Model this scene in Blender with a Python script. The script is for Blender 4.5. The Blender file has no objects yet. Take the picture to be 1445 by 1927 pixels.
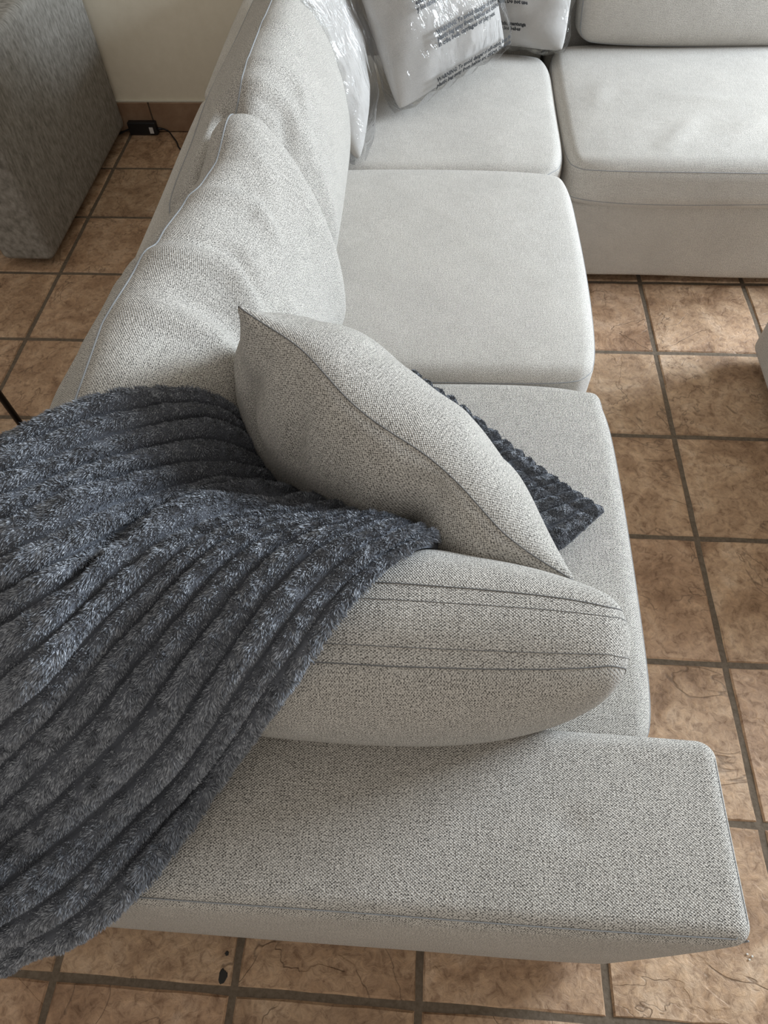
import bpy, math, random
import numpy as np
from mathutils import Matrix, Vector

# ------------------------------------------------------------------ camera, light, exposure
S = bpy.context.scene
COL = S.collection
rnd = random.Random(7)
T = 0.33                                    # tile pitch in metres

cam = bpy.data.objects.new('camera', bpy.data.cameras.new('camera'))
COL.objects.link(cam)
S.camera = cam
cam.data.sensor_fit = 'HORIZONTAL'
cam.data.sensor_width = 36.0
cam.data.lens = 1270.78 / 1445 * 36.0
cam.data.clip_start = 0.02
def rot(p, y, r):
    Rx = Matrix.Rotation(p, 3, 'X'); Rz = Matrix.Rotation(y, 3, 'Z'); Rr = Matrix.Rotation(r, 3, 'Z')
    return Rz @ Rx @ Rr
M3 = rot(math.radians(33.55901), math.radians(6.262845), math.radians(-3.098536))
cam.matrix_world = Matrix.Translation((-0.68127, -1.91279, 1.46528)) @ M3.to_4x4()

w = bpy.data.worlds.new('world'); S.world = w; w.use_nodes = True
bg = w.node_tree.nodes['Background']
bg.inputs[0].default_value = (1.0, 0.94, 0.86, 1)
bg.inputs[1].default_value = 0.37

def area(name, loc, target, sx, sy, power, col):
    l = bpy.data.lights.new(name, 'AREA'); l.shape = 'RECTANGLE'; l.size = sx; l.size_y = sy
    l.energy = power; l.color = col
    o = bpy.data.objects.new(name, l); COL.objects.link(o); o.location = loc
    d = Vector(target) - Vector(loc)
    o.rotation_euler = d.to_track_quat('-Z', 'Y').to_euler()
    return o
area('window_daylight', (3.0, 0.35, 1.85), (-0.6, -0.6, 0.4), 1.6, 1.2, 250, (0.78, 0.89, 1.0))
area('near_side_fill', (0.2, -4.6, 2.2), (-0.7, -1.0, 0.5), 2.2, 1.6, 9, (1.0, 0.95, 0.88))  # weak warm fill added from the near side; no door is known there

S.view_settings.view_transform = 'Standard'
S.view_settings.look = 'None'
S.view_settings.exposure = 0.20
S.view_settings.gamma = 1.0
S.view_settings.use_curve_mapping = False

# ------------------------------------------------------------------ helpers
def tag(o, label=None, cat=None, group=None, kind=None):
    if label: o['label'] = label
    if cat: o['category'] = cat
    if group: o['group'] = group
    if kind: o['kind'] = kind
    return o

def empty(name, loc, label, cat, group=None):
    o = bpy.data.objects.new(name, None); COL.objects.link(o); o.location = loc
    o.empty_display_size = 0.1
    return tag(o, label, cat, group)

def link(name, me, mat=None, parent=None):
    o = bpy.data.objects.new(name, me); COL.objects.link(o)
    if mat is not None and not me.materials: me.materials.append(mat)
    if parent is not None:
        o.parent = parent
        o.matrix_parent_inverse = Matrix.Translation(-parent.location)  # parents are only translated
    return o

def mesh_np(name, V, F, UV=None, smooth=True):
    """V (n,3), F (m,k) constant k, UV (m*k,2)"""
    me = bpy.data.meshes.new(name)
    V = np.asarray(V, np.float32); F = np.asarray(F, np.int32); k = F.shape[1]
    me.vertices.add(len(V)); me.vertices.foreach_set('co', V.ravel())
    me.loops.add(F.size); me.loops.foreach_set('vertex_index', F.ravel())
    me.polygons.add(len(F))
    me.polygons.foreach_set('loop_start', np.arange(0, F.size, k, dtype=np.int32))
    me.polygons.foreach_set('loop_total', np.full(len(F), k, np.int32))
    me.polygons.foreach_set('use_smooth', np.full(len(F), smooth, bool))
    if UV is not None:
        l = me.uv_layers.new(name='UVMap'); l.data.foreach_set('uv', np.asarray(UV, np.float32).ravel())
    me.update(calc_edges=True); me.validate()
    return me

def grid_faces(nu, nv, off=0):
    i, j = np.meshgrid(np.arange(nu - 1), np.arange(nv - 1), indexing='ij')
    a = (i * nv + j).ravel() + off
    return np.stack([a, a + nv, a + nv + 1, a + 1], 1)

def edge_param(n, frac, ne=7):
    """-1..1 with extra samples near both ends"""
    frac = min(frac, .49)
    e = (1 - np.cos(np.linspace(0, math.pi / 2, ne))) * frac * 2
    e = np.linspace(0, 1, ne) * frac * 2
    mid = np.linspace(-1 + frac * 2, 1 - frac * 2, n)
    return np.concatenate([-1 + e[:-1], mid, (1 - e[:-1])[::-1]])

def round_map(P, half, r):
    half = np.asarray(half); c = np.clip(P, -(half - r), half - r); d = P - c
    n = np.linalg.norm(d, axis=1, keepdims=True); n[n == 0] = 1
    return c + d / n * r

def rbox_mesh(name, half, r, fn=None, n=(24, 24, 24), uvo=(0, 0)):
    """rounded box; fn maps the local (n,3) points to their final place"""
    half = np.asarray(half, float); r = min(r, half.min() * .999)
    A = [edge_param(n[k], r / (2 * half[k]) * 1.0) * half[k] for k in range(3)]
    Vs, Fs, UVs, off = [], [], [], 0
    for ax in range(3):
        u, v = [(1, 2), (2, 0), (0, 1)][ax]
        for s in (-1, 1):
            U, W = np.meshgrid(A[u], A[v], indexing='ij')
            P = np.zeros((U.size, 3)); P[:, u] = U.ravel(); P[:, v] = W.ravel(); P[:, ax] = s * half[ax]
            f = grid_faces(len(A[u]), len(A[v]), off)
            if s < 0: f = f[:, ::-1]
            Vs.append(P); Fs.append(f)
            G3 = round_map(P, half, r)
            if fn is not None: G3 = fn(G3)
            na, nb = U.shape; G3 = G3.reshape(na, nb, 3)
            ua = np.concatenate([np.zeros((1, nb)), np.cumsum(np.linalg.norm(np.diff(G3, axis=0), axis=2), 0)]); ua = ua - ua[na // 2]
            vb = np.concatenate([np.zeros((na, 1)), np.cumsum(np.linalg.norm(np.diff(G3, axis=1), axis=2), 1)], 1); vb = vb - vb[:, nb // 2:nb // 2 + 1]
            uv = np.stack([ua.ravel(), vb.ravel()], 1) + np.array([uvo[0] + ax * 1.37, uvo[1] + s * .61])
            UVs.append(uv[(f - off).ravel()]); off += len(P)
    V = np.concatenate(Vs); F = np.concatenate(Fs); UV = np.concatenate(UVs)
    key = np.round(V * 1e5).astype(np.int64)
    _, idx, inv = np.unique(key, axis=0, return_index=True, return_inverse=True)
    V = V[idx]; F = inv.reshape(-1)[F]
    V = round_map(V, half, r)
    if fn is not None: V = fn(V)
    return mesh_np(name, V, F, UV)

def tube_mesh(name, pts, r, sides=6, closed=False, caps=True):
    pts = np.asarray(pts, float); n = len(pts)
    if closed: tn = np.roll(pts, -1, 0) - np.roll(pts, 1, 0)
    else: tn = np.gradient(pts, axis=0)
    tn /= np.linalg.norm(tn, axis=1, keepdims=True) + 1e-12
    ref = np.array([0, 0, 1.]) if abs(tn[0, 2]) < .9 else np.array([1., 0, 0])
    V = []
    nrm = np.cross(tn[0], ref); nrm /= np.linalg.norm(nrm)
    rr = np.broadcast_to(r, (n,))
    for i in range(n):
        nrm = nrm - tn[i] * nrm.dot(tn[i]); nrm /= np.linalg.norm(nrm) + 1e-12
        b = np.cross(tn[i], nrm)
        for k in range(sides):
            a = 2 * math.pi * k / sides
            V.append(pts[i] + rr[i] * (math.cos(a) * nrm + math.sin(a) * b))
    F = []
    m = n if closed else n - 1
    for i in range(m):
        j = (i + 1) % n
        for k in range(sides):
            k2 = (k + 1) % sides
            F.append((i * sides + k, i * sides + k2, j * sides + k2, j * sides + k))
    me = bpy.data.meshes.new(name)
    if not closed and caps:
        F2 = [tuple(reversed(range(sides))), tuple((n - 1) * sides + k for k in range(sides))]
    else: F2 = []
    me.from_pydata([tuple(v) for v in V], [], F + F2)
    me.polygons.foreach_set('use_smooth', [True] * len(me.polygons))
    me.update()
    return me

def bevel_box(name, x0, x1, y0, y1, z0, z1, b=0.003, mat=None, parent=None):
    c = np.array([(x0 + x1) / 2, (y0 + y1) / 2, (z0 + z1) / 2]); h = np.array([x1 - x0, y1 - y0, z1 - z0]) / 2
    V = []; 
    idx = {}
    # chamfered box: 24 verts
    F = []
    def v(p):
        k = tuple(np.round(p, 6))
        if k not in idx: idx[k] = len(V); V.append(p)
        return idx[k]
    for ax in range(3):
        u, w_ = (ax + 1) % 3, (ax + 2) % 3
        for s in (-1, 1):
            q = []
            for a, bb in ((-1, -1), (1, -1), (1, 1), (-1, 1)):
                p = np.zeros(3); p[ax] = s * h[ax]; p[u] = a * (h[u] - b); p[w_] = bb * (h[w_] - b); q.append(v(p))
            F.append(q if s > 0 else q[::-1])
    def pt(ax, sg):
        p = sg * (h - b); p[ax] = sg[ax] * h[ax]; return v(p)
    for ax in range(3):
        u, w_ = (ax + 1) % 3, (ax + 2) % 3
        for a in (-1, 1):
            for bb in (-1, 1):
                s1 = np.zeros(3); s1[u] = a; s1[w_] = bb; s1[ax] = -1; s2 = s1.copy(); s2[ax] = 1
                q = [pt(u, s1), pt(u, s2), pt(w_, s2), pt(w_, s1)]
                F.append(q if a * bb < 0 else q[::-1])
    for sx in (-1, 1):
        for sy in (-1, 1):
            for sz in (-1, 1):
                s = np.array([sx, sy, sz], float); q = [pt(0, s), pt(1, s), pt(2, s)]
                F.append(q if sx * sy * sz > 0 else q[::-1])
    me = bpy.data.meshes.new(name)
    me.from_pydata([tuple(p + c) for p in V], [], F); me.update()
    return link(name, me, mat, parent)

# smooth value noise in 3D for soft lumps
_rs = np.random.RandomState(3)
def lumps(P, scale, seed, amp):
    rs = np.random.RandomState(seed); out = np.zeros(len(P))
    for k in range(9):
        d = rs.normal(size=3); d /= np.linalg.norm(d); f = scale * rs.uniform(.6, 1.7)
        out += np.sin(P @ d * f + rs.uniform(0, 6.28))
    return out / 3 * amp

def fold(P, line, wdt, amp, axes=(0, 1, 2)):
    """ridge/valley along polyline; returns amplitude per point"""
    L = np.asarray(line, float); Q = P[:, axes]
    best = np.full(len(P), 1e9); tt = np.zeros(len(P)); tot = len(L) - 1
    for i in range(tot):
        a, b = L[i], L[i + 1]; ab = b - a
        t = np.clip((Q - a) @ ab / ab.dot(ab), 0, 1)
        d = np.linalg.norm(Q - a - t[:, None] * ab, axis=1)
        m = d < best; best[m] = d[m]; tt[m] = (i + t[m]) / tot
    return amp * np.exp(-(best / wdt) ** 2) * np.sin(np.pi * np.clip(tt * .9 + .05, 0, 1))

# ------------------------------------------------------------------ materials
def newmat(name):
    m = bpy.data.materials.new(name); m.use_nodes = True
    return m, m.node_tree, m.node_tree.nodes, m.node_tree.links, m.node_tree.nodes['Principled BSDF']

def plain(name, col, rough=.6, metal=0):
    m, nt, N, L, b = newmat(name)
    b.inputs['Base Color'].default_value = (*col, 1); b.inputs['Roughness'].default_value = rough
    b.inputs['Metallic'].default_value = metal
    return m

def nd(N, t, **k):
    n = N.new(t)
    for a, v in k.items(): setattr(n, a, v)
    return n
def math_(N, L, op, a, b=None, c=None):
    n = N.new('ShaderNodeMath'); n.operation = op
    for i, x in enumerate((a, b, c)):
        if x is None: continue
        if isinstance(x, (int, float)): n.inputs[i].default_value = x
        else: L.new(x, n.inputs[i])
    return n.outputs[0]
def mixc(N, L, fac, a, b, mode='MIX'):
    n = N.new('ShaderNodeMix'); n.data_type = 'RGBA'; n.blend_type = mode
    if isinstance(fac, (int, float)): n.inputs[0].default_value = fac
    else: L.new(fac, n.inputs[0])
    for i, x in ((6, a), (7, b)):
        if isinstance(x, tuple): n.inputs[i].default_value = (*x, 1)
        else: L.new(x, n.inputs[i])
    return n.outputs[2]
def ramp(N, L, fac, stops):
    n = N.new('ShaderNodeValToRGB'); L.new(fac, n.inputs[0])
    e = n.color_ramp.elements
    e[0].position, e[0].color = stops[0][0], (*stops[0][1], 1)
    e[1].position, e[1].color = stops[-1][0], (*stops[-1][1], 1)
    for p, c in stops[1:-1]:
        q = e.new(p); q.color = (*c, 1)
    return n.outputs[0]

def fabric(name, light, dark, pitch=.0024, dots=.97, bump=.9, mott=.08):
    m, nt, N, L, b = newmat(name)
    uv = nd(N, 'ShaderNodeUVMap'); sep = nd(N, 'ShaderNodeSeparateXYZ'); L.new(uv.outputs[0], sep.inputs[0])
    # slight wander of the threads
    wn = nd(N, 'ShaderNodeTexNoise'); wn.inputs['Scale'].default_value = 60; L.new(uv.outputs[0], wn.inputs['Vector'])
    wof = math_(N, L, 'MULTIPLY', math_(N, L, 'SUBTRACT', wn.outputs[0], .5), .0022)
    U = math_(N, L, 'ADD', sep.outputs[0], wof); V = math_(N, L, 'ADD', sep.outputs[1], wof)
    k = math.pi / pitch
    U, V = math_(N, L, 'MULTIPLY_ADD', U, .62, math_(N, L, 'MULTIPLY', V, .78)), math_(N, L, 'MULTIPLY_ADD', U, .62, math_(N, L, 'MULTIPLY', V, -.78))
    su = math_(N, L, 'SINE', math_(N, L, 'MULTIPLY', U, k)); sv = math_(N, L, 'SINE', math_(N, L, 'MULTIPLY', V, k * .9))
    chk = math_(N, L, 'MULTIPLY', su, sv)
    hgt = math_(N, L, 'ABSOLUTE', chk)                         # hollows between threads
    # per-thread value noise
    def stretched(sx, sy, det=1.0):
        mp = nd(N, 'ShaderNodeMapping'); mp.inputs['Scale'].default_value = (sx, sy, 1); L.new(uv.outputs[0], mp.inputs[0])
        n = nd(N, 'ShaderNodeTexNoise'); n.inputs['Scale'].default_value = 1; n.inputs['Detail'].default_value = det
        L.new(mp.outputs[0], n.inputs['Vector']); return n.outputs[0]
    spots = stretched(1.0 / pitch, 1.35 / pitch, 1)
    slubv = stretched(30, 520); slubh = stretched(520, 30); large = stretched(7, 7, 3)
    hollow = math_(N, L, 'SUBTRACT', 1.0, hgt)
    d = math_(N, L, 'MULTIPLY', math_(N, L, 'MULTIPLY_ADD', hollow, .98, .10), math_(N, L, 'MULTIPLY', math_(N, L, 'SUBTRACT', spots, .33), 3.4))
    d = math_(N, L, 'ADD', d, math_(N, L, 'MULTIPLY', math_(N, L, 'SUBTRACT', slubv, .5), .5))
    d = math_(N, L, 'ADD', d, math_(N, L, 'MULTIPLY', math_(N, L, 'SUBTRACT', slubh, .5), .5))
    cl = nd(N, 'ShaderNodeClamp'); L.new(d, cl.inputs[0])
    f = math_(N, L, 'MULTIPLY', cl.outputs[0], dots)
    c = mixc(N, L, f, light, dark)
    g = math_(N, L, 'MULTIPLY_ADD', large, mott * 2, 1 - mott)
    cc = nd(N, 'ShaderNodeCombineColor'); [L.new(g, cc.inputs[i]) for i in range(3)]
    c = mixc(N, L, 1.0, c, cc.outputs[0], 'MULTIPLY')
    L.new(c, b.inputs['Base Color'])
    b.inputs['Roughness'].default_value = .95; b.inputs['Specular IOR Level'].default_value = .15
    b.inputs['Sheen Weight'].default_value = .12
    bm = nd(N, 'ShaderNodeBump'); bm.inputs['Strength'].default_value = bump; bm.inputs['Distance'].default_value = .0008
    hh = math_(N, L, 'ADD', hgt, math_(N, L, 'MULTIPLY', stretched(260, 260, 2), .9))
    L.new(hh, bm.inputs['Height'])
    bm2 = nd(N, 'ShaderNodeBump'); bm2.inputs['Strength'].default_value = .35; bm2.inputs['Distance'].default_value = .006
    L.new(stretched(14, 14, 3), bm2.inputs['Height']); L.new(bm.outputs[0], bm2.inputs['Normal'])
    L.new(bm2.outputs[0], b.inputs['Normal'])
    return m

LIGHT = (.72, .68, .62); DARK = (.06, .055, .05)
FAB = fabric('heathered_weave', LIGHT, DARK)
FAB_SEAT = fabric('heathered_weave_seat', (.67, .635, .585), (.20, .185, .165), pitch=.0026, dots=.82, bump=.45, mott=.13)
SEAM = plain('seam_thread', (.30, .305, .31), .95)
SEAMD = plain('seam_thread_dark', (.15, .145, .14), .95)  # darker thread for the thin stitch lines
BLACK = plain('black_plastic', (.012, .012, .014), .45)
FEET = plain('foot_plastic', (.02, .018, .016), .6)
METAL = plain('black_metal', (.01, .01, .011), .35, .6)

def mat_tile():
    m, nt, N, L, b = newmat('riven_tile')
    tc = nd(N, 'ShaderNodeTexCoord'); oi = nd(N, 'ShaderNodeObjectInfo')
    vm = nd(N, 'ShaderNodeVectorMath', operation='MULTIPLY_ADD')
    cx = nd(N, 'ShaderNodeCombineXYZ'); [L.new(oi.outputs['Random'], cx.inputs[i]) for i in range(3)]
    L.new(cx.outputs[0], vm.inputs[0]); vm.inputs[1].default_value = (37, 61, 13); L.new(tc.outputs['Object'], vm.inputs[2])
    P = vm.outputs[0]
    def noise(sc, det, dist=0, rough=.5):
        n = nd(N, 'ShaderNodeTexNoise'); n.inputs['Scale'].default_value = sc; n.inputs['Detail'].default_value = det
        n.inputs['Distortion'].default_value = dist; n.inputs['Roughness'].default_value = rough
        L.new(P, n.inputs['Vector']); return n.outputs[0]
    big = noise(7, 5, 1.2, .6); fine = noise(55, 8, .8, .7); spk = noise(220, 3, 0, .6)
    c = ramp(N, L, big, [(.28, (.25, .155, .092)), (.43, (.41, .275, .175)), (.57, (.53, .375, .25)), (.75, (.64, .49, .36))])
    c2 = ramp(N, L, fine, [(.32, (.45, .39, .35)), (.48, (.90, .89, .88)), (.68, (1.22, 1.20, 1.16))])
    c = mixc(N, L, .9, c, c2, 'MULTIPLY')
    # tint per tile
    tint = ramp(N, L, oi.outputs['Random'], [(0, (.92, .90, .88)), (.5, (1.04, 1.0, .96)), (1, (1.0, .93, .90))])
    c = mixc(N, L, 1, c, tint, 'MULTIPLY')
    # riven cracks: thin iso-lines of a warped noise
    n3 = noise(3.2, 4, 1.5, .55)
    cr = math_(N, L, 'ABSOLUTE', math_(N, L, 'SUBTRACT', n3, .5))
    crk = nd(N, 'ShaderNodeMapRange'); L.new(cr, crk.inputs[0]); crk.inputs[1].default_value = 0; crk.inputs[2].default_value = .008
    crk.inputs[3].default_value = 1; crk.inputs[4].default_value = 0
    gate = math_(N, L, 'GREATER_THAN', noise(4.4, 2, 0), .50)
    crm = math_(N, L, 'MULTIPLY', crk.outputs[0], gate)
    c = mixc(N, L, math_(N, L, 'MULTIPLY', crm, .55), c, (.10, .065, .042))
    pit = nd(N, 'ShaderNodeMapRange'); L.new(spk, pit.inputs[0]); pit.inputs[1].default_value = .66; pit.inputs[2].default_value = .76
    c = mixc(N, L, math_(N, L, 'MULTIPLY', pit.outputs[0], .6), c, (.11, .07, .05))
    L.new(c, b.inputs['Base Color'])
    rr = ramp(N, L, fine, [(.3, (.62,) * 3), (.7, (.42,) * 3)]); L.new(rr, b.inputs['Roughness'])
    b.inputs['Specular IOR Level'].default_value = .35
    h = math_(N, L, 'ADD', math_(N, L, 'MULTIPLY', big, .8), math_(N, L, 'MULTIPLY', fine, .35))
    h = math_(N, L, 'SUBTRACT', h, math_(N, L, 'MULTIPLY', crm, .12))
    stp = nd(N, 'ShaderNodeMapRange'); L.new(n3, stp.inputs[0]); stp.inputs[1].default_value = .495; stp.inputs[2].default_value = .505
    h = math_(N, L, 'ADD', h, math_(N, L, 'MULTIPLY', stp.outputs[0], .12))
    bm = nd(N, 'ShaderNodeBump'); bm.inputs['Strength'].default_value = .8; bm.inputs['Distance'].default_value = .009
    L.new(h, bm.inputs['Height']); L.new(bm.outputs[0], b.inputs['Normal'])
    return m
TILE = mat_tile()

def mat_noise(name, c0, c1, scale, bump=.3, dist=.002, rough=.9, stretch=(1, 1, 1), detail=5, lo=.3, hi=.7, rotz=0):
    m, nt, N, L, b = newmat(name)
    tc = nd(N, 'ShaderNodeTexCoord'); mp = nd(N, 'ShaderNodeMapping'); mp.inputs['Scale'].default_value = stretch
    mp.inputs['Rotation'].default_value = (rotz, 0, 0)
    L.new(tc.outputs['Object'], mp.inputs[0])
    n = nd(N, 'ShaderNodeTexNoise'); n.inputs['Scale'].default_value = scale; n.inputs['Detail'].default_value = detail
    n.inputs['Roughness'].default_value = .62
    L.new(mp.outputs[0], n.inputs['Vector'])
    L.new(ramp(N, L, n.outputs[0], [(lo, c0), (hi, c1)]), b.inputs['Base Color'])
    b.inputs['Roughness'].default_value = rough; b.inputs['Specular IOR Level'].default_value = .2
    bm = nd(N, 'ShaderNodeBump'); bm.inputs['Strength'].default_value = bump; bm.inputs['Distance'].default_value = dist
    L.new(n.outputs[0], bm.inputs['Height']); L.new(bm.outputs[0], b.inputs['Normal'])
    return m
GROUT = mat_noise('grout', (.115, .088, .062), (.19, .15, .112), 120, .5, .002)
WALL = mat_noise('painted_wall', (.85, .79, .65), (.90, .84, .70), 30, .15, .002, .8)
GREY = mat_noise('mottled_chenille', (.155, .145, .125), (.39, .37, .335), 52, .4, .002, .95, (1.0, 2.2, .8), 7, .30, .72, .7)
GREY2 = mat_noise('mottled_chenille_front', (.18, .165, .145), (.35, .33, .30), 52, .4, .002, .95, (2.2, 1, .8), 7, .30, .72, .5)

# ------------------------------------------------------------------ the setting
def box_struct(name, x0, x1, y0, y1, z0, z1, mat, kind='structure', parent=None):
    o = bevel_box(name, x0, x1, y0, y1, z0, z1, .002, mat, parent)
    if kind: o['kind'] = kind
    return o
WY = .945
GAP = .0125
floor = box_struct('floor', -3.4, 2.4, -3.2, WY + .1, -.10, -.0035, GROUT)
base_tile = None
for i in range(-9, 6):
    for j in range(-3, 9):
        x0, x1 = i * T + GAP / 2, (i + 1) * T - GAP / 2
        y0, y1 = -(j + 1) * T + GAP / 2, -j * T - GAP / 2
        if y0 > WY - .03: continue
        y1 = min(y1, WY)
        cx, cy = (x0 + x1) / 2, (y0 + y1) / 2
        full = (y1 - y0) > .31
        if full and base_tile is not None:
            o = base_tile.copy(); COL.objects.link(o)
        else:
            h = (x1 - x0) / 2; hy = (y1 - y0) / 2
            # slightly uneven, chamfered slab
            rs = random.Random(5)
            top, bot = [], []
            n = 7
            rim = []
            for s in range(4):
                for k in range(n):
                    t = -1 + 2 * k / n
                    a, b_ = [(t, -1), (1, t), (-t, 1), (-1, -t)][s]
                    rim.append((a, b_))
            V = []; m_ = len(rim)
            for (a, b_) in rim:
                jx, jy = rs.uniform(-.0012, .0012), rs.uniform(-.0012, .0012)
                V.append((a * h + jx, b_ * hy + jy, -.004))
            for (a, b_) in rim:
                jx, jy = rs.uniform(-.001, .001), rs.uniform(-.001, .001)
                V.append((a * (h - .0035) + jx, b_ * (hy - .0035) + jy, rs.uniform(-.0006, .0003)))
            V.append((0, 0, 0))
            F = []
            for k in range(m_):
                k2 = (k + 1) % m_
                F.append((k, k2, m_ + k2, m_ + k)); F.append((m_ + k, m_ + k2, 2 * m_))
            me = bpy.data.meshes.new('tile'); me.from_pydata(V, [], F); me.update(); me.materials.append(TILE)
            o = bpy.data.objects.new('tile', me); COL.objects.link(o)
            if full: base_tile = o
        o.location = (cx, cy, 0); o.parent = floor
# dark chip in the glaze near the joint and pale crumbs
def flat_blob(name, cx, cy, rx, ry, z, mat, seed, parent=None, hgt=.0008):
    rs = random.Random(seed); n = 14; V = []
    for ring, (s, zz) in enumerate(((1, z), (.8, z + hgt))):
        for k in range(n):
            a = 2 * math.pi * k / n; q = s * rs.uniform(.72, 1.1)
            V.append((cx + rx * q * math.cos(a), cy + ry * q * math.sin(a), zz))
    V.append((cx, cy, z + hgt))
    F = [(k, (k + 1) % n, n + (k + 1) % n, n + k) for k in range(n)] + [(n + k, n + (k + 1) % n, 2 * n) for k in range(n)]
    me = bpy.data.meshes.new(name); me.from_pydata(V, [], F); me.update()
    return link(name, me, mat, parent)
flat_blob('glaze_chip', -1.013, -1.960, .008, .013, .0004, plain('chip', (.02, .018, .015), .7), 2, floor)
flat_blob('glaze_chip', -1.012, -1.925, .004, .004, .0004, bpy.data.materials['chip'], 3, floor)

for k_, (cx_, cy_) in enumerate(((-0.074, (-1.874)), (-0.074 + .006, (-1.874) + .005), (-0.074 - .002, (-1.874) + .008))):
    flat_blob('crumb', cx_, cy_, .0022, .0018, .0008, bpy.data.materials.get('crumb_white') or plain('crumb_white', (.7, .68, .62), .8), 4 + k_, floor, .0015)
wall = box_struct('wall_back', -3.4, 2.4, WY, WY + .12, -.1, 2.6, WALL)
bb = box_struct('baseboard_back', -3.4, 2.4, WY - .004, WY, 0, .122, GROUT)
SKT = mat_noise('skirting_tile', (.27, .165, .105), (.40, .27, .18), 14, .35, .003, .5)
for k in range(-8, 6):
    x0 = -1.873 + k * .33
    if x0 < -3.4 or x0 > 2.1: continue
    bevel_box('skirting_tile', x0 + .003, x0 + .327, WY - .012, WY - .003, .004, .118, .002, SKT, bb)
bevel_box('grout_bead', -3.4, 2.4, WY - .009, WY, .118, .124, .001, plain('caulk', (.66, .62, .52), .7), bb)

# ------------------------------------------------------------------ sofa modules
def rbox(name, x0, x1, y0, y1, z0, z1, r, mat, parent, crown=(0, 0, 0), n=(16, 16, 10), seed=0, lump=.0015, lscale=9):
    c = np.array([(x0 + x1) / 2, (y0 + y1) / 2, (z0 + z1) / 2]); h = np.array([x1 - x0, y1 - y0, z1 - z0]) / 2
    def fn(V):
        q = V / h
        out = V.copy()
        for ax in range(3):
            if crown[ax]:
                u, v = (ax + 1) % 3, (ax + 2) % 3
                out[:, ax] += crown[ax] * np.sign(q[:, ax]) * (np.abs(q[:, ax]) ** 3) * np.clip(1 - q[:, u] ** 4, 0, 1) ** .7 * np.clip(1 - q[:, v] ** 4, 0, 1) ** .7
        nrm = q / (np.linalg.norm(q, axis=1, keepdims=True) + 1e-9)
        if lump: out += nrm * lumps(out + c, lscale, seed + 11, lump)[:, None]
        return out + c
    me = rbox_mesh(name, h, r, fn, n, uvo=(rnd.uniform(0, 5), rnd.uniform(0, 5)))
    return link(name, me, mat, parent)

def feet(parent, pts):
    for (x, y) in pts:
        bevel_box('foot', x - .025, x + .025, y - .025, y + .025, 0, .045, .003, FEET, parent)

def module(label, x0, x1, y0, y1, backs, arm=None, front=None, group='pale grey sofa sections'):
    m = empty('sofa_section', ((x0 + x1) / 2, (y0 + y1) / 2, 0), label, 'sofa', group)
    rbox('base', x0 + (.0 if 'W' in backs else 0), x1, y0, y1, .035, .298, .018, FAB_SEAT, m, crown=(.004, .004, 0), seed=1)
    feet(m, [(x0 + .08, y0 + .08), (x1 - .08, y0 + .08), (x0 + .08, y1 - .08), (x1 - .08, y1 - .08)])
    return m

BX = -1.315                       # outer face of the long back
m1 = module('end sofa section with the wide flat arm, nearest in view', BX, -.345, -1.66, -.875, 'W')
rbox('back_frame', BX, -1.14, -1.652, -.878, .30, .60, .035, FAB_SEAT, m1, crown=(.006, 0, .006), seed=2)
# the arm: one padded slab with a seam round its top
def arm_part():
    x0, x1, y0, y1, z0, z1 = -1.315, -.315, -1.878, -1.652, .035, .583
    c = np.array([(x0 + x1) / 2, (y0 + y1) / 2, (z0 + z1) / 2]); h = np.array([x1 - x0, y1 - y0, z1 - z0]) / 2
    def fn(V):
        q = V / h; o = V.copy()
        o[:, 2] += .008 * np.clip(q[:, 2], 0, 1) ** 6 * (1 - q[:, 0] ** 4) * (1 - q[:, 1] ** 2)
        o[:, 1] += .006 * np.sign(q[:, 1]) * np.abs(q[:, 1]) ** 3 * (1 - q[:, 0] ** 6) * (1 - q[:, 2] ** 6)
        # foot of the outer face runs back slightly towards the front corner
        o[:, 0] -= .018 * np.clip(-q[:, 2], -1, 1) * np.clip(q[:, 0], 0, 1) ** 3
        o[:, 1] -= .020 * np.clip((1 - q[:, 2]) / 2, 0, 1) * np.clip(-q[:, 1] + .2, 0, 1)
        # small dent on the top
        P = o + c
        d = np.hypot(P[:, 0] + .495, P[:, 1] + 1.765)
        o[:, 2] -= .0045 * np.exp(-(d / .018) ** 2) * (q[:, 2] > .9)
        o += (q / np.linalg.norm(q, axis=1, keepdims=True)) * lumps(P, 8, 5, .0018)[:, None]
        return o + c
    a = link('arm', rbox_mesh('arm', h, .022, fn, (60, 24, 24), (3.1, 2.2)), FAB, m1)
    # top-edge seams
    zt, e = h[2] - .006, .0065
    def path(pts, n=60):
        P = []
        for a_, b_ in zip(pts[:-1], pts[1:]):
            for t in np.linspace(0, 1, n, endpoint=False): P.append([a_[k] + (b_[k] - a_[k]) * t for k in range(3)])
        return fn(np.array(P))
    hx, hy = h[0], h[1]
    s1 = path([(-hx + .02, -hy + e - .001, zt), (hx - .022, -hy + e - .001, zt), (hx - e, -hy + .022, zt), (hx - e, hy - .022, zt)])
    link('seam', tube_mesh('seam', s1, .0007, 5), SEAM, a)
    s2 = path([(hx - .0055, -hy + .0055, zt - .01), (hx - .0055, -hy + .0055, -h[2] + .02)])
    link('seam', tube_mesh('seam', s2, .0012, 5), SEAM, a)
arm_part()
feet(m1, [(-.42, -1.8), (-1.22, -1.8)])

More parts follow.
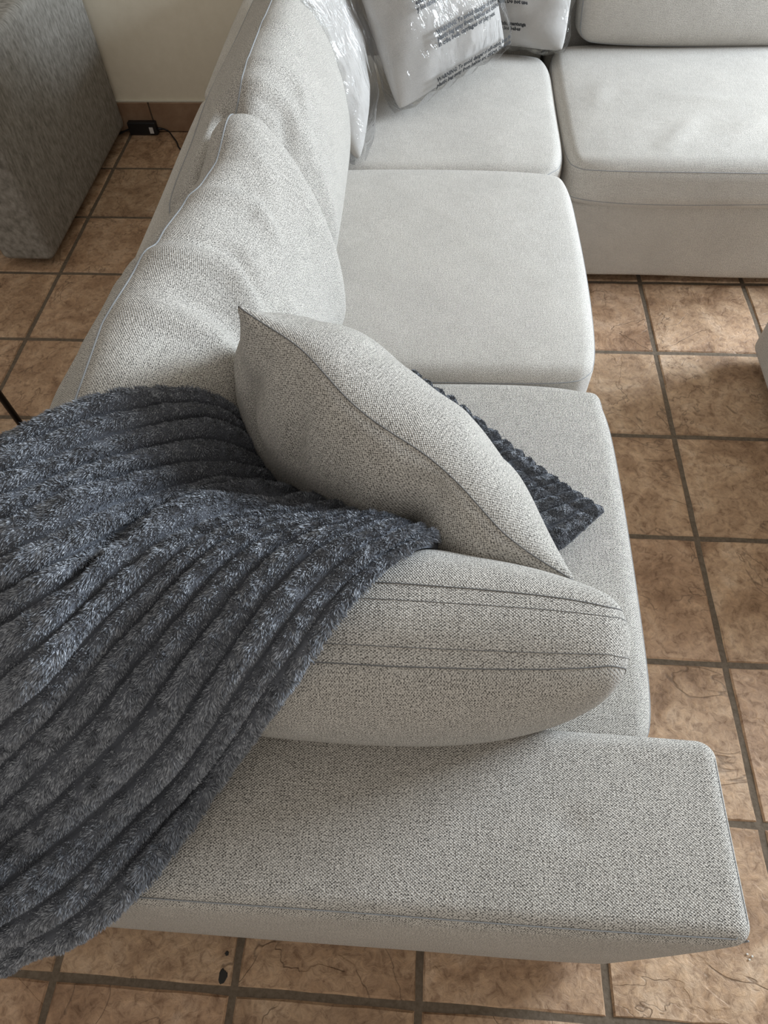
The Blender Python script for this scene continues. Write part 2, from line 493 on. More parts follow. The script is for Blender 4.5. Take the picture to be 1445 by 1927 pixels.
m2 = module('middle armless sofa section of the long run', BX, -.345, -.868, -.045, 'W')
rbox('back_frame', BX, -1.14, -.864, -.048, .30, .60, .03, FAB_SEAT, m2, crown=(.006, 0, .006), seed=3)
m3 = module('corner sofa section against the wall under the bagged pillows', BX, -.328, -.038, .93, 'WN')
rbox('back_frame', BX, -1.14, -.034, .925, .30, .605, .03, FAB_SEAT, m3, crown=(.006, 0, .006), seed=4)
rbox('back_frame', -1.135, -.332, .76, .925, .30, .605, .03, FAB_SEAT, m3, seed=5)
m4 = module('armless sofa section on the far right facing the camera', -.320, .68, -.022, .93, 'N')
rbox('back_frame', -.318, .675, .76, .925, .30, .605, .03, FAB_SEAT, m4, seed=6)

# ------------------------------------------------------------------ cushions
def cushion(name, label, cat, group, half, r, crown, warp, n, seed, mat=FAB_SEAT, seams=(), thin=2, extra=None, lump=.002, lscale=9, cpow=.6, pinch=0, cround=.012):
    """local frame: thin axis = `thin`; warp maps local -> world"""
    half = np.asarray(half, float)
    u, v = [a for a in range(3) if a != thin]
    def fn(V):
        q = V / half; o = V.copy()
        prof = (np.clip(1 - np.abs(q[:, u]) ** 2.6, 0, 1) * np.clip(1 - np.abs(q[:, v]) ** 2.6, 0, 1)) ** cpow
        o[:, thin] += crown * np.clip(q[:, thin] * 1.3, -1, 1) * prof
        # rims draw in a little towards mid-edge, corners stay out
        for a, b in ((u, v), (v, u)):
            o[:, a] -= pinch * q[:, a] * (1 - q[:, b] ** 2) * 0 + 0
            o[:, a] += .010 * np.sign(q[:, a]) * np.abs(q[:, a]) ** 4 * (1 - q[:, b] ** 2)
        pl_ = np.abs(q[:, u] * q[:, v]) ** 8
        o[:, u] -= cround * np.sign(q[:, u]) * pl_; o[:, v] -= cround * np.sign(q[:, v]) * pl_
        nr = np.zeros_like(o); nr[:, thin] = np.sign(q[:, thin]) * np.minimum(np.abs(q[:, thin]) * 1.5, 1)
        nr[:, u] = q[:, u] ** 7; nr[:, v] = q[:, v] ** 7
        o += nr * lumps(o, lscale, seed, lump)[:, None]
        if extra is not None: o += nr * extra(q)[:, None]
        return warp(o)
    o = link(name, rbox_mesh(name, half, r, fn, n, (seed * .37, seed * .73)), mat)
    tag(o, label, cat, group)
    for (lev, rad, m_) in seams:
        pts = []
        a_, b_ = half[u] - r * .02, half[v] - r * .02
        rc = max(r * 1.0, .012)
        cor = []
        for sx, sy, a0 in ((1, 1, 0), (-1, 1, 90), (-1, -1, 180), (1, -1, 270)):
            for t in range(0, 91, 15):
                an = math.radians(a0 + t)
                cor.append((sx * (a_ - rc) + rc * math.cos(an), sy * (b_ - rc) + rc * math.sin(an)))
        C_ = np.array(cor + [cor[0]])
        seg = []
        for p, q in zip(C_[:-1], C_[1:]):
            m = max(1, int(np.linalg.norm(q - p) / .008))
            for t in range(m): seg.append(p + (q - p) * t / m)
        seg = np.array(seg)
        P = np.zeros((len(seg), 3)); P[:, u] = seg[:, 0]; P[:, v] = seg[:, 1]
        # put on the rounded rim at the level given
        P[:, thin] = lev * half[thin]
        inner = half - r
        Q = P.copy(); c = np.clip(Q, -inner, inner); d = Q - c
        # force onto surface
        nn = np.linalg.norm(d, axis=1, keepdims=True); nn[nn == 0] = 1
        Q = c + d / nn * r
        link('seam', tube_mesh('seam', fn(Q), rad, 5, closed=True), m_, o)
    return o

def seat(label, x0, x1, y0, y1, z0, z1, seed, crown=.028, extra=None, r=.035, mat=FAB_SEAT, n=(44, 44, 8), lump=.0022, cround=.022):
    c = np.array([(x0 + x1) / 2, (y0 + y1) / 2, (z0 + z1) / 2]); h = np.array([x1 - x0, y1 - y0, z1 - z0]) / 2
    return cushion('seat_cushion', label, 'cushion', 'sofa seat cushions', h, r, crown, lambda P: P + c, n, seed, mat,
                   seams=((.72, .0012, SEAM), (-.72, .0012, SEAM)), extra=extra, cpow=.42, lump=lump, cround=cround)

def ex_seat1(q):
    d = np.exp(-((q[:, 0] - .98) / .05) ** 2 - ((q[:, 1] - .98) / .06) ** 2)
    return .008 * d * (q[:, 2] > 0)
seat('seat cushion beside the arm, with the throw end and pillow on it', -1.10, -.318, -1.645, -.895, .305, .425, 21, extra=ex_seat1, mat=FAB)
seat('empty seat cushion in the middle of the long sofa', -1.10, -.325, -.885, -.110, .305, .435, 22, crown=.032)
seat('corner seat cushion under the bagged pillows', -1.10, -.332, -.100, .60, .305, .425, 23, cround=.035)
def ex_right(q):
    P = np.stack([q[:, 0], q[:, 1]], 1)
    a = np.zeros(len(q))
    for ln, wd, am in (([(-.5, -.9), (-.25, -.45)], .05, .006), ([(-.1, -.6), (.2, -.45)], .06, .006), ([(-.8, -.3), (-.7, .2)], .05, .004), ([(-.4, -.1), (.1, -.2)], .07, .004)):
        a += fold(P, ln, wd, am, (0, 1))
    return a * (q[:, 2] > 0)
seat('wide seat cushion at the far right above the bare front panel', -.322, .66, -.066, .68, .309, .425, 24, extra=ex_right, crown=.03)

# back cushions: a bent slab that leans over the frame. local: x thickness, y length, z height
def bend_warp(bx, bz, a0, a1, H, yc, zoff=0, yfun=None, xfun=None):
    def wp(P):
        h = np.clip(P[:, 2] / H + .5, -.25, 1.25)
        a = np.radians(a0 + (a1 - a0) * h)
        k = np.linspace(-.25, 1.25, 301); ak = np.radians(a0 + (a1 - a0) * k)
        ix = np.concatenate([[0], np.cumsum(-np.sin(ak[:-1]) * np.diff(k) * H)]); iz = np.concatenate([[0], np.cumsum(np.cos(ak[:-1]) * np.diff(k) * H)])
        ix -= np.interp(0, k, ix); iz -= np.interp(0, k, iz)
        cx = bx + np.interp(h, k, ix); cz = bz + np.interp(h, k, iz)
        x = cx + P[:, 0] * np.cos(a); z = cz + P[:, 0] * np.sin(a)
        y = yc + P[:, 1]
        if xfun is not None: x = x + xfun(y, h)
        if yfun is not None: y = yfun(y, h, P)
        return np.stack([x, y, z], 1)
    return wp

def q_end(q):
    # the far end stands proud of the next cushion
    return .024 * np.exp(-((q[:, 1] - .84) / .12) ** 2) * np.clip(q[:, 0] * 2, 0, 1)
def ex_back1(q):
    # q: x thickness (front +), y along, z height
    f = np.zeros(len(q)); P = np.stack([q[:, 1], q[:, 2]], 1)
    for ln, wd, am in (
        ([(.10, .98), (.18, .6), (.10, .2)], .05, .012),
        ([(.18, 1.0), (.27, .6), (.2, .3)], .035, -.008),
        ([(.42, .98), (.52, .65), (.48, .3)], .04, .009),
        ([(.52, .95), (.60, .55)], .04, -.006),
        ([(-.02, .9), (.02, .4), (-.10, -.1)], .05, -.008),
        ([(-.12, .9), (-.08, .5), (-.20, .1)], .05, .008),
        ([(.25, .2), (.3, -.3)], .06, .006),
        ([(.72, .9), (.70, .5)], .05, .006)):
        f += fold(P, ln, wd, am, (0, 1))
    f *= 1.7 * np.clip(q[:, 0] * 2, 0, 1)
    f += q_end(q)
    # top roll: scalloped back edge
    f += (q[:, 2] > .8) * .004 * np.sin(q[:, 1] * 16) * (q[:, 0] < .2)
    return f
def xf1(y, h): return .070 * np.clip(h, 0, 1.2) * np.clip((y + 1.22) / .40, 0, 1)
def xf2(y, h): return .078 * np.clip(h, 0, 1.2)
def yf1(y, h, P):
    t = np.clip((y + 1.10) / .45, 0, 1)
    return y + t ** 2 * (.075 * h - .045)
cushion('back_cushion', 'puffy back cushion half covered by the dark throw', 'cushion', 'sofa back cushions',
        (.085, .485, .205), .042, .046, bend_warp(-.995, .43, 9, 46, .41, -1.135, yfun=yf1, xfun=xf1), (10, 80, 56), 31, FAB,
        seams=((.80, .0018, SEAM), (-.8, .0018, SEAM)), thin=0, extra=ex_back1, lump=.004, lscale=12, cpow=.48, cround=.03)
def ex_back2(q):
    f = -.032 * np.clip((-.28 - q[:, 1]) / .22, 0, 1); P = np.stack([q[:, 1], q[:, 2]], 1)
    for ln, wd, am in (
        ([(-.55, .95), (-.50, .6), (-.7, .3)], .05, .010),
        ([(-.35, .95), (-.30, .6), (-.45, .2)], .04, -.008),
        ([(-.15, .98), (-.05, .6), (-.2, .3)], .05, .008),
        ([(.2, .98), (.28, .6)], .05, .006),
        ([(.55, .98), (.6, .6)], .05, -.005)):
        f += fold(P, ln, wd, am, (0, 1))
    f *= 1.7 * np.clip(q[:, 0] * 2, 0, 1)
    return f
def yf2(y, h, P):
    return y + np.clip((y + .45) / .45, 0, 1) ** 1.5 * (.30 * h - .02)
cushion('back_cushion', 'puffy back cushion in the middle of the long sofa, next to a bagged pillow', 'cushion', 'sofa back cushions',
        (.085, .40, .21), .042, .046, bend_warp(-1.024, .43, 8, 40, .42, -.43, yfun=yf2, xfun=xf2), (10, 60, 56), 32, FAB,
        seams=((.80, .0018, SEAM), (-.8, .0018, SEAM)), thin=0, extra=ex_back2, lump=.004, lscale=12)

# back cushion along the wall, right hand side. local y thickness
def wall_back(label, x0, x1, y, seed):
    xc = (x0 + x1) / 2; L = (x1 - x0) / 2
    base = bend_warp(0, .44, 6, 26, .40, 0)
    def wp(P):
        Q = np.stack([P[:, 0], P[:, 1], P[:, 2]], 1)
        R_ = base(Q)
        return np.stack([xc + R_[:, 1], y - R_[:, 0], R_[:, 2]], 1)
    return cushion('back_cushion', label, 'cushion', 'sofa back cushions', (.06, L, .20), .045, .05, wp, (8, 40, 32), seed, FAB_SEAT,
                   seams=((.8, .0022, SEAM), (-.8, .0022, SEAM)), thin=0)
wall_back('back cushion along the wall at the top right', -.245, .66, .665, 41)

# tall arm bolster
def warp_bol(P):
    # local x length, y thin, z height
    h = P[:, 2]
    a = .22 + .5 * h
    y = -1.572 + P[:, 1] * np.cos(a) - h * np.sin(.24)
    z = .625 + h * np.cos(.12) + P[:, 1] * np.sin(a) * -1 * -1
    x = -.775 + P[:, 0] + .02 * 0
    return np.stack([x, y, z], 1)
def ex_bol(q):
    P = np.stack([q[:, 0], q[:, 2]], 1)
    return fold(P, [(.2, .9), (.4, .6)], .08, .004, (0, 1))
cushion('arm_cushion', 'tall seamed cushion standing on edge against the sofa arm', 'cushion', None,
        (.325, .033, .165), .028, .090, warp_bol, (70, 14, 48), 51, FAB,
        seams=((.9, .0009, SEAMD), (-.9, .0009, SEAMD), (.55, .0005, SEAMD), (-.55, .0005, SEAMD)), thin=1, lump=.002, extra=ex_bol)

# ------------------------------------------------------------------ square pillows
def pillow_fn(half, thick, edge=.006, pin=.06, sag=0, seed=0, wr=1.0, cr=0):
    rs = np.random.RandomState(seed)
    ang = rs.uniform(0, 6.28, 8)
    def f(a, b, s):
        """a,b in -1..1, s=+1/-1 side -> local x,y,z"""
        x = half * a * (1 - pin * (1 - b ** 2) * np.abs(a) ** 3); y = half * b * (1 - pin * (1 - a ** 2) * np.abs(b) ** 3)
        if cr: k_ = 1 - cr * (a * a * b * b) ** 3; x = x * k_; y = y * k_
        prof = (np.clip(1 - np.abs(a) ** 2.3, 0, 1) * np.clip(1 - np.abs(b) ** 2.3, 0, 1)) ** .56
        z = thick * prof
        r = np.hypot(a, b)
        # puckers running from the corners and edges
        wk = 0
        for k in range(8):
            wk = wk + np.sin((a * math.cos(ang[k]) + b * math.sin(ang[k])) * (5 + k) + ang[k] * 3)
        z = z + wr * .0022 * wk * prof
        edgeness = np.clip(np.maximum(np.abs(a), np.abs(b)) - .45, 0, 1)
        z = z * (1 + wr * .35 * edgeness * (1 - np.maximum(np.abs(a), np.abs(b))) * np.sin(np.arctan2(b, a) * 13 + ang[0]))
        return x, y, s * (z + edge * .5 * (np.maximum(np.abs(a), np.abs(b)) < .9995))
    return f

def pillow_mesh(name, f, n, off=0.0, uvs=.25, mapf=None, uvo=(0, 0)):
    g = np.linspace(-1, 1, n); g = np.sign(g) * (1 - (1 - np.abs(g)) ** 1.35)
    A, B = np.meshgrid(g, g, indexing='ij'); a = A.ravel(); b = B.ravel()
    Vs, Fs, UVs = [], [], []
    for s in (1, -1):
        x, y, z = f(a, b, s)
        V = np.stack([x, y, z], 1)
        if off: V = V * (1 + off / .25); V[:, 2] += s * off
        F = grid_faces(n, n, 0)
        if s < 0: F = F[:, ::-1]
        G3 = V.reshape(n, n, 3)
        ua = np.concatenate([np.zeros((1, n)), np.cumsum(np.linalg.norm(np.diff(G3, axis=0), axis=2), 0)]); ua -= ua[n // 2]
        vb = np.concatenate([np.zeros((n, 1)), np.cumsum(np.linalg.norm(np.diff(G3, axis=1), axis=2), 1)], 1); vb -= vb[:, n // 2:n // 2 + 1]
        UV = (np.stack([ua.ravel(), vb.ravel()], 1) + np.array([uvo[0], uvo[1] + s * .7]))[F.ravel()]
        Vs.append(V); Fs.append(F + (0 if s > 0 else n * n)); UVs.append(UV)
    V = np.concatenate(Vs); F = np.concatenate(Fs); UV = np.concatenate(UVs)
    if not off:
        key = np.round(V * 1e5).astype(np.int64)
        _, idx, inv = np.unique(key, axis=0, return_index=True, return_inverse=True)
        V = V[idx]; F = inv.reshape(-1)[F]
    return V, F, UV

def frame_from(B, A, C):
    """columns: ex toward C, ey toward A, centre of the square"""
    B, A, C = map(np.array, (B, A, C)); ex = (C - B) / np.linalg.norm(C - B); ey = A - B; ey = ey - ex * ex.dot(ey); ey /= np.linalg.norm(ey)
    ez = np.cross(ex, ey); cen = (A + C) / 2
    return np.stack([ex, ey, ez], 1), cen

# throw pillow on seat: corners B (top), A (to the back), C (to the bolster)
Rp, cp = frame_from((-.875, -1.268, .85), (-1.035, -1.035, .61), (-.472, -1.512, .64))
HP = .266
fp = pillow_fn(HP, .128, pin=.03, seed=4, wr=.5)
def pill_shape(V):
    V = V.copy()
    a, b = V[:, 0] / HP, V[:, 1] / HP
    # B is the corner a=-1,b=-1: blunt, pushed-in top corner and creases around it
    d = np.hypot(a + .9, b + .9)
    V[:, 0] += .022 * np.exp(-(d / .35) ** 2); V[:, 1] += .022 * np.exp(-(d / .35) ** 2)
    # gathers along the short upper side
    g = np.clip(1 - np.abs(a + 1) / .55, 0, 1)
    V[:, 2] += np.sign(V[:, 2]) * .0035 * g * np.sin(b * 21) * np.clip(np.abs(V[:, 2]) / .03, 0, 1)
    # seam edge wanders
    V[:, 2] += .006 * np.sin(a * 7) * (1 - np.clip((b + 1) * 2, 0, 1)) 
    # karate creases on the face near the C side
    for ln, wd, am in (([(.25, -1), (.35, -.6), (.55, -.35)], .09, -.028), ([(.0, -1), (.12, -.7)], .07, .008), ([(-.45, -.95), (-.3, -.6)], .06, -.014), ([(-.78, -.95), (-.70, -.55), (-.5, -.3)], .06, -.016), ([(.6, -1), (.65, -.7)], .07, .008)):
        V[:, 2] += np.sign(V[:, 2]) * fold(np.stack([a, b], 1), ln, wd, am, (0, 1)) * np.clip(np.abs(V[:, 2]) / .02, 0, 1) * np.where(V[:, 2] < 0, 1, .25)
    return V
V, F, UV = pillow_mesh('p', fp, 110, uvs=HP, uvo=(9, 9))
V = pill_shape(V)
pl = link('throw_pillow', mesh_np('throw_pillow', V @ Rp.T + cp, F, UV), FAB)
tag(pl, 'plump square pillow balanced on its corner on top of the dark throw', 'pillow')
# its seam
t = np.linspace(-1, 1, 90); per = [(a, -1) for a in t] + [(1, a) for a in t[1:]] + [(-a, 1) for a in t[1:]] + [(-1, -a) for a in t[1:-1]]
per = np.array(per); x, y, z = fp(per[:, 0], per[:, 1], 1)
Ps = pill_shape(np.stack([x, y, np.zeros(len(x))], 1))
link('seam', tube_mesh('seam', Ps @ Rp.T + cp, .0009, 5, closed=True), SEAMD, pl)

# ------------------------------------------------------------------ bagged pillows
def mat_plastic():
    m, nt, N, L, b = newmat('clear_film')
    out = N['Material Output']; N.remove(b)
    tr = nd(N, 'ShaderNodeBsdfTransparent'); tr.inputs[0].default_value = (.975, .98, .99, 1)
    gl = nd(N, 'ShaderNodeBsdfGlossy'); gl.inputs['Roughness'].default_value = .09; gl.inputs[0].default_value = (1, 1, 1, 1)
    tc = nd(N, 'ShaderNodeTexCoord')
    mp = nd(N, 'ShaderNodeMapping'); mp.inputs['Scale'].default_value = (1, 3.2, .7); mp.inputs['Rotation'].default_value = (.4, .2, .6); L.new(tc.outputs['Object'], mp.inputs[0])
    n1 = nd(N, 'ShaderNodeTexNoise'); n1.inputs['Scale'].default_value = 16; n1.inputs['Detail'].default_value = 2.5; n1.inputs['Distortion'].default_value = 1.2
    L.new(mp.outputs[0], n1.inputs['Vector'])
    rid = math_(N, L, 'ABSOLUTE', math_(N, L, 'SUBTRACT', n1.outputs[0], .5))
    bm = nd(N, 'ShaderNodeBump'); bm.inputs['Strength'].default_value = .9; bm.inputs['Distance'].default_value = .016
    L.new(rid, bm.inputs['Height']); L.new(bm.outputs[0], gl.inputs['Normal'])
    fr = nd(N, 'ShaderNodeFresnel'); fr.inputs[0].default_value = 1.55; L.new(bm.outputs[0], fr.inputs['Normal'])
    mx = nd(N, 'ShaderNodeMixShader'); L.new(math_(N, L, 'MULTIPLY_ADD', fr.outputs[0], .55, .0), mx.inputs[0])
    L.new(tr.outputs[0], mx.inputs[1]); L.new(gl.outputs[0], mx.inputs[2]); L.new(mx.outputs[0], out.inputs[0])
    return m
FILM = mat_plastic()
PILF = fabric('bagged_pillow_cloth', (.54, .51, .475), (.30, .28, .26), dots=.5, bump=.2)
INK = plain('printed_ink', (.02, .02, .022), .6)

def film_mesh(f, half, seed, off=.014, flare=None):
    rs = np.random.RandomState(seed)
    n = 90
    V, F, UV = pillow_mesh('f', f, n, off=off)
    q = V / half
    # crinkles: sharp sawtooth folds that fan out to the rim
    edge = np.clip(np.maximum(np.abs(q[:, 0]), np.abs(q[:, 1])) - .3, 0, 1)
    w_ = np.zeros(len(V))
    for k in range(7):
        an = rs.uniform(0, 6.28); fr = rs.uniform(9, 26)
        c_ = V[:, 0] * math.cos(an) + V[:, 1] * math.sin(an) + .02 * np.sin(V[:, 0] * 17 + k) + .02 * np.sin(V[:, 1] * 15 + k * 2)
        w_ += (1 - np.abs(np.sin(c_ * fr + rs.uniform(0, 6)))) ** 4 * rs.uniform(.3, 1)
    V[:, 2] += np.sign(V[:, 2]) * w_ * .0035
    V[:, :2] *= (1 + .03 * np.clip(edge, 0, 1)[:, None] * np.sin(np.arctan2(q[:, 1], q[:, 0]) * 17)[:, None])
    return V, F, UV

def text_on(f, half, lines, a0, b0, size, dirx, parent, Rm, cen, off, body):
    """flat print wrapped on the bag face. a0,b0 start in -1..1; dirx = +1/-1 reading direction"""
    cu = bpy.data.curves.new('t', 'FONT'); cu.body = '\n'.join(lines); cu.size = size; cu.space_line = .95; cu.resolution_u = 1; cu.offset = .0008
    to = bpy.data.objects.new('t', cu); COL.objects.link(to)
    dg = bpy.context.evaluated_depsgraph_get(); me = bpy.data.meshes.new_from_object(to.evaluated_get(dg))
    bpy.data.objects.remove(to); bpy.data.curves.remove(cu)
    n = len(me.vertices); co = np.zeros(n * 3, np.float32); me.vertices.foreach_get('co', co); co = co.reshape(-1, 3)
    ca, sa = math.cos(body), math.sin(body)
    X = co[:, 0] * ca - co[:, 1] * sa; Y = co[:, 0] * sa + co[:, 1] * ca
    a = a0 + X / half; b = b0 + Y / half
    a = np.clip(a, -.98, .98); b = np.clip(b, -.98, .98)
    x, y, z = f(a, b, 1)
    V = np.stack([x, y, z], 1) * (1 + off / .25); V[:, 2] += off + .0045
    V = V @ Rm.T + cen
    me.vertices.foreach_set('co', V.astype(np.float32).ravel()); me.update()
    link('printed_warning', me, INK, parent)

WARN = ['WARNING: To avoid danger of suffocation, keep this', 'plastic bag away from babies and children. Do not use', 'in cribs, beds, carriages or play pens.']
WARN2 = ['Advertencia: para evitar el peligro de asfixia, mantenga', 'esta bolsa de plastico fuera del alcance de los bebes', 'y los ninos. No la use en cunas ni camas.']

def bagged(label, Rm, cen, half, thick, seed, pin=.05, texts=()):
    e = empty('bagged_pillow', tuple(cen), label, 'pillow', 'pillows in clear plastic bags')
    f = pillow_fn(half, thick, pin=pin, seed=seed, wr=.8, cr=.05)
    V, F, UV = pillow_mesh('p', f, 60, uvs=half, uvo=(seed, seed))
    link('pillow', mesh_np('pillow', V @ Rm.T + cen, F, UV), PILF, e)
    V, F, UV = film_mesh(f, half, seed)
    b = link('plastic_bag', mesh_np('plastic_bag', V @ Rm.T + cen, F, UV), FILM, e)
    for (lines, a0, b0, size, ang) in texts:
        text_on(f, half, lines, a0, b0, size, 1, b, Rm, cen, .014, ang)
    return e

def frame_n(cen, up, normal):
    n_ = np.array(normal, float); n_ /= np.linalg.norm(n_); u_ = np.array(up, float); u_ -= n_ * n_.dot(u_); u_ /= np.linalg.norm(u_)
    return np.stack([np.cross(u_, n_), u_, n_], 1), np.array(cen, float)
# A: stands against the long back in the corner, its edge behind the middle back cushion
def quad_frame(b0, e, u, size, lift=0):
    e = np.array(e, float); e /= np.linalg.norm(e); u = np.array(u, float); u -= e * e.dot(u); u /= np.linalg.norm(u)
    n_ = np.cross(e, u)
    return np.stack([e, u, n_], 1), np.array(b0, float) + (e + u) * size / 2 + n_ * lift
Rm, cen = quad_frame((-.875, -.10, .455), (-.10, 1, .04), (-.36, .10, .9), .46, -.02)
bagged('bagged pillow wedged upright behind the middle back cushion, left of the other bags', Rm, cen, .23, .085, 3)
# B: slumped in the corner, lowest corner points at the camera
Rm, cen = quad_frame((-.80, .115, .475), (.69, .72, .07), (-.33, .27, .9), .46)
bagged('bagged pillow with black printed warnings, slumped in the sofa corner in front', Rm, cen, .23, .085, 8,
       texts=((WARN2, -.60, .02, .0145, 0), (WARN, -.42, -.38, .0145, 0), (WARN[:2], -.48, -.84, .0145, 0)))
Rm, cen = quad_frame((-.705, .60, .46), (.39, -.07, 0), (.17, .40, .9), .42)
bagged('bagged pillow leaning on the wall-side back, partly hidden by the slumped one', Rm, cen, .21, .085, 12,
       texts=((WARN, -.95, -.40, .0125, 0), (WARN2, -.95, -.70, .0125, 0)))

# ------------------------------------------------------------------ ribbed plush throw
#THROW_BEGIN
NS = [0, 0.12, 0.24, 0.34, 0.42, 0.5, 0.625, 0.75, 0.875, 1]
NET = np.array([[[-0.718,-0.919,0.478],[-0.7895,-1.0498,0.478],[-0.8692,-1.1735,0.56],[-0.9421,-1.2558,0.7],[-0.9918,-1.2756,0.785],[-1.0595,-1.3304,0.84],[-1.1293,-1.388,0.86],[-1.2102,-1.4304,0.84],[-1.4372,-1.3528,0.62],[-1.6068,-1.2924,0.4]],[[-0.6739,-0.9587,0.478],[-0.7571,-1.0753,0.478],[-0.8598,-1.1925,0.54],[-0.9299,-1.2831,0.68],[-0.9785,-1.309,0.765],[-1.0481,-1.3845,0.83],[-1.113,-1.4426,0.855],[-1.1832,-1.4844,0.85],[-1.4394,-1.3945,0.6],[-1.5914,-1.3497,0.4]],[[-0.6263,-1.0025,0.478],[-0.7255,-1.1002,0.478],[-0.8503,-1.2118,0.52],[-0.9108,-1.318,0.665],[-0.9682,-1.3705,0.755],[-1.0362,-1.4403,0.82],[-1.0993,-1.496,0.845],[-1.1642,-1.5385,0.845],[-1.4165,-1.4644,0.6],[-1.5626,-1.4353,0.4]],[[-0.5855,-1.0447,0.478],[-0.6996,-1.1246,0.478],[-0.8283,-1.2452,0.52],[-0.8842,-1.3522,0.66],[-0.9489,-1.4064,0.745],[-1.0183,-1.4939,0.82],[-1.0694,-1.5709,0.855],[-1.1452,-1.6061,0.83],[-1.375,-1.5734,0.6],[-1.5104,-1.5698,0.4]],[[-0.5511,-1.0803,0.478],[-0.6791,-1.1488,0.478],[-0.8065,-1.2734,0.53],[-0.8614,-1.3951,0.69],[-0.9456,-1.4513,0.765],[-1.0192,-1.5308,0.815],[-1.0709,-1.6133,0.845],[-1.1608,-1.651,0.79],[-1.3327,-1.6548,0.62],[-1.4692,-1.6693,0.42]],[[-0.5226,-1.1112,0.478],[-0.664,-1.1725,0.478],[-0.785,-1.302,0.55],[-0.8274,-1.4532,0.76],[-0.928,-1.5087,0.815],[-1.0102,-1.5963,0.83],[-1.075,-1.6824,0.82],[-1.1842,-1.7182,0.72],[-1.2903,-1.7466,0.62],[-1.4206,-1.7654,0.45]],[[-0.4809,-1.1492,0.478],[-0.6394,-1.2129,0.478],[-0.7423,-1.3433,0.58],[-0.7876,-1.4891,0.8],[-0.8835,-1.5303,0.83],[-0.976,-1.6341,0.815],[-1.074,-1.721,0.75],[-1.1861,-1.7776,0.65],[-1.2345,-1.8332,0.645],[-1.3433,-1.8537,0.55]],[[-0.4407,-1.1845,0.478],[-0.6065,-1.2458,0.478],[-0.7032,-1.3861,0.62],[-0.7529,-1.5044,0.815],[-0.8308,-1.5437,0.83],[-0.9099,-1.6465,0.81],[-1.0172,-1.7338,0.715],[-1.1409,-1.8185,0.62],[-1.1945,-1.8807,0.645],[-1.33,-1.9007,0.54]],[[-0.4034,-1.2153,0.478],[-0.5521,-1.2819,0.478],[-0.6719,-1.4288,0.66],[-0.7167,-1.5186,0.82],[-0.7718,-1.5702,0.835],[-0.8517,-1.6687,0.8],[-0.9619,-1.7528,0.65],[-1.0545,-1.8565,0.615],[-1.1715,-1.9119,0.565],[-1.3138,-1.9308,0.47]],[[-0.3707,-1.2431,0.478],[-0.4654,-1.3306,0.478],[-0.6176,-1.4288,0.62],[-0.6866,-1.5206,0.8],[-0.7342,-1.5829,0.83],[-0.8,-1.6621,0.79],[-0.902,-1.7451,0.63],[-0.9837,-1.8698,0.605],[-1.1433,-1.9352,0.48],[-1.3116,-1.9404,0.33]]])
def hermite(X, Y, x):
    """non-uniform cubic through rows Y at X (first axis)"""
    X = np.asarray(X, float); n = len(X); x = np.asarray(x)
    D = np.diff(Y, axis=0) / np.diff(X)[:, None, None]; m = np.zeros_like(Y)
    h = np.diff(X)[:, None, None]
    m[1:-1] = (D[:-1] * h[1:] + D[1:] * h[:-1]) / (h[:-1] + h[1:]); m[0] = D[0]; m[-1] = D[-1]
    i = np.clip(np.searchsorted(X, x, side='right') - 1, 0, n - 2); hh = (X[i + 1] - X[i])
    t = ((x - X[i]) / hh)[:, None, None]; hh = hh[:, None, None]
    return (2 * t**3 - 3 * t**2 + 1) * Y[i] + (t**3 - 2 * t**2 + t) * hh * m[i] + (-2 * t**3 + 3 * t**2) * Y[i + 1] + (t**3 - t**2) * hh * m[i + 1]

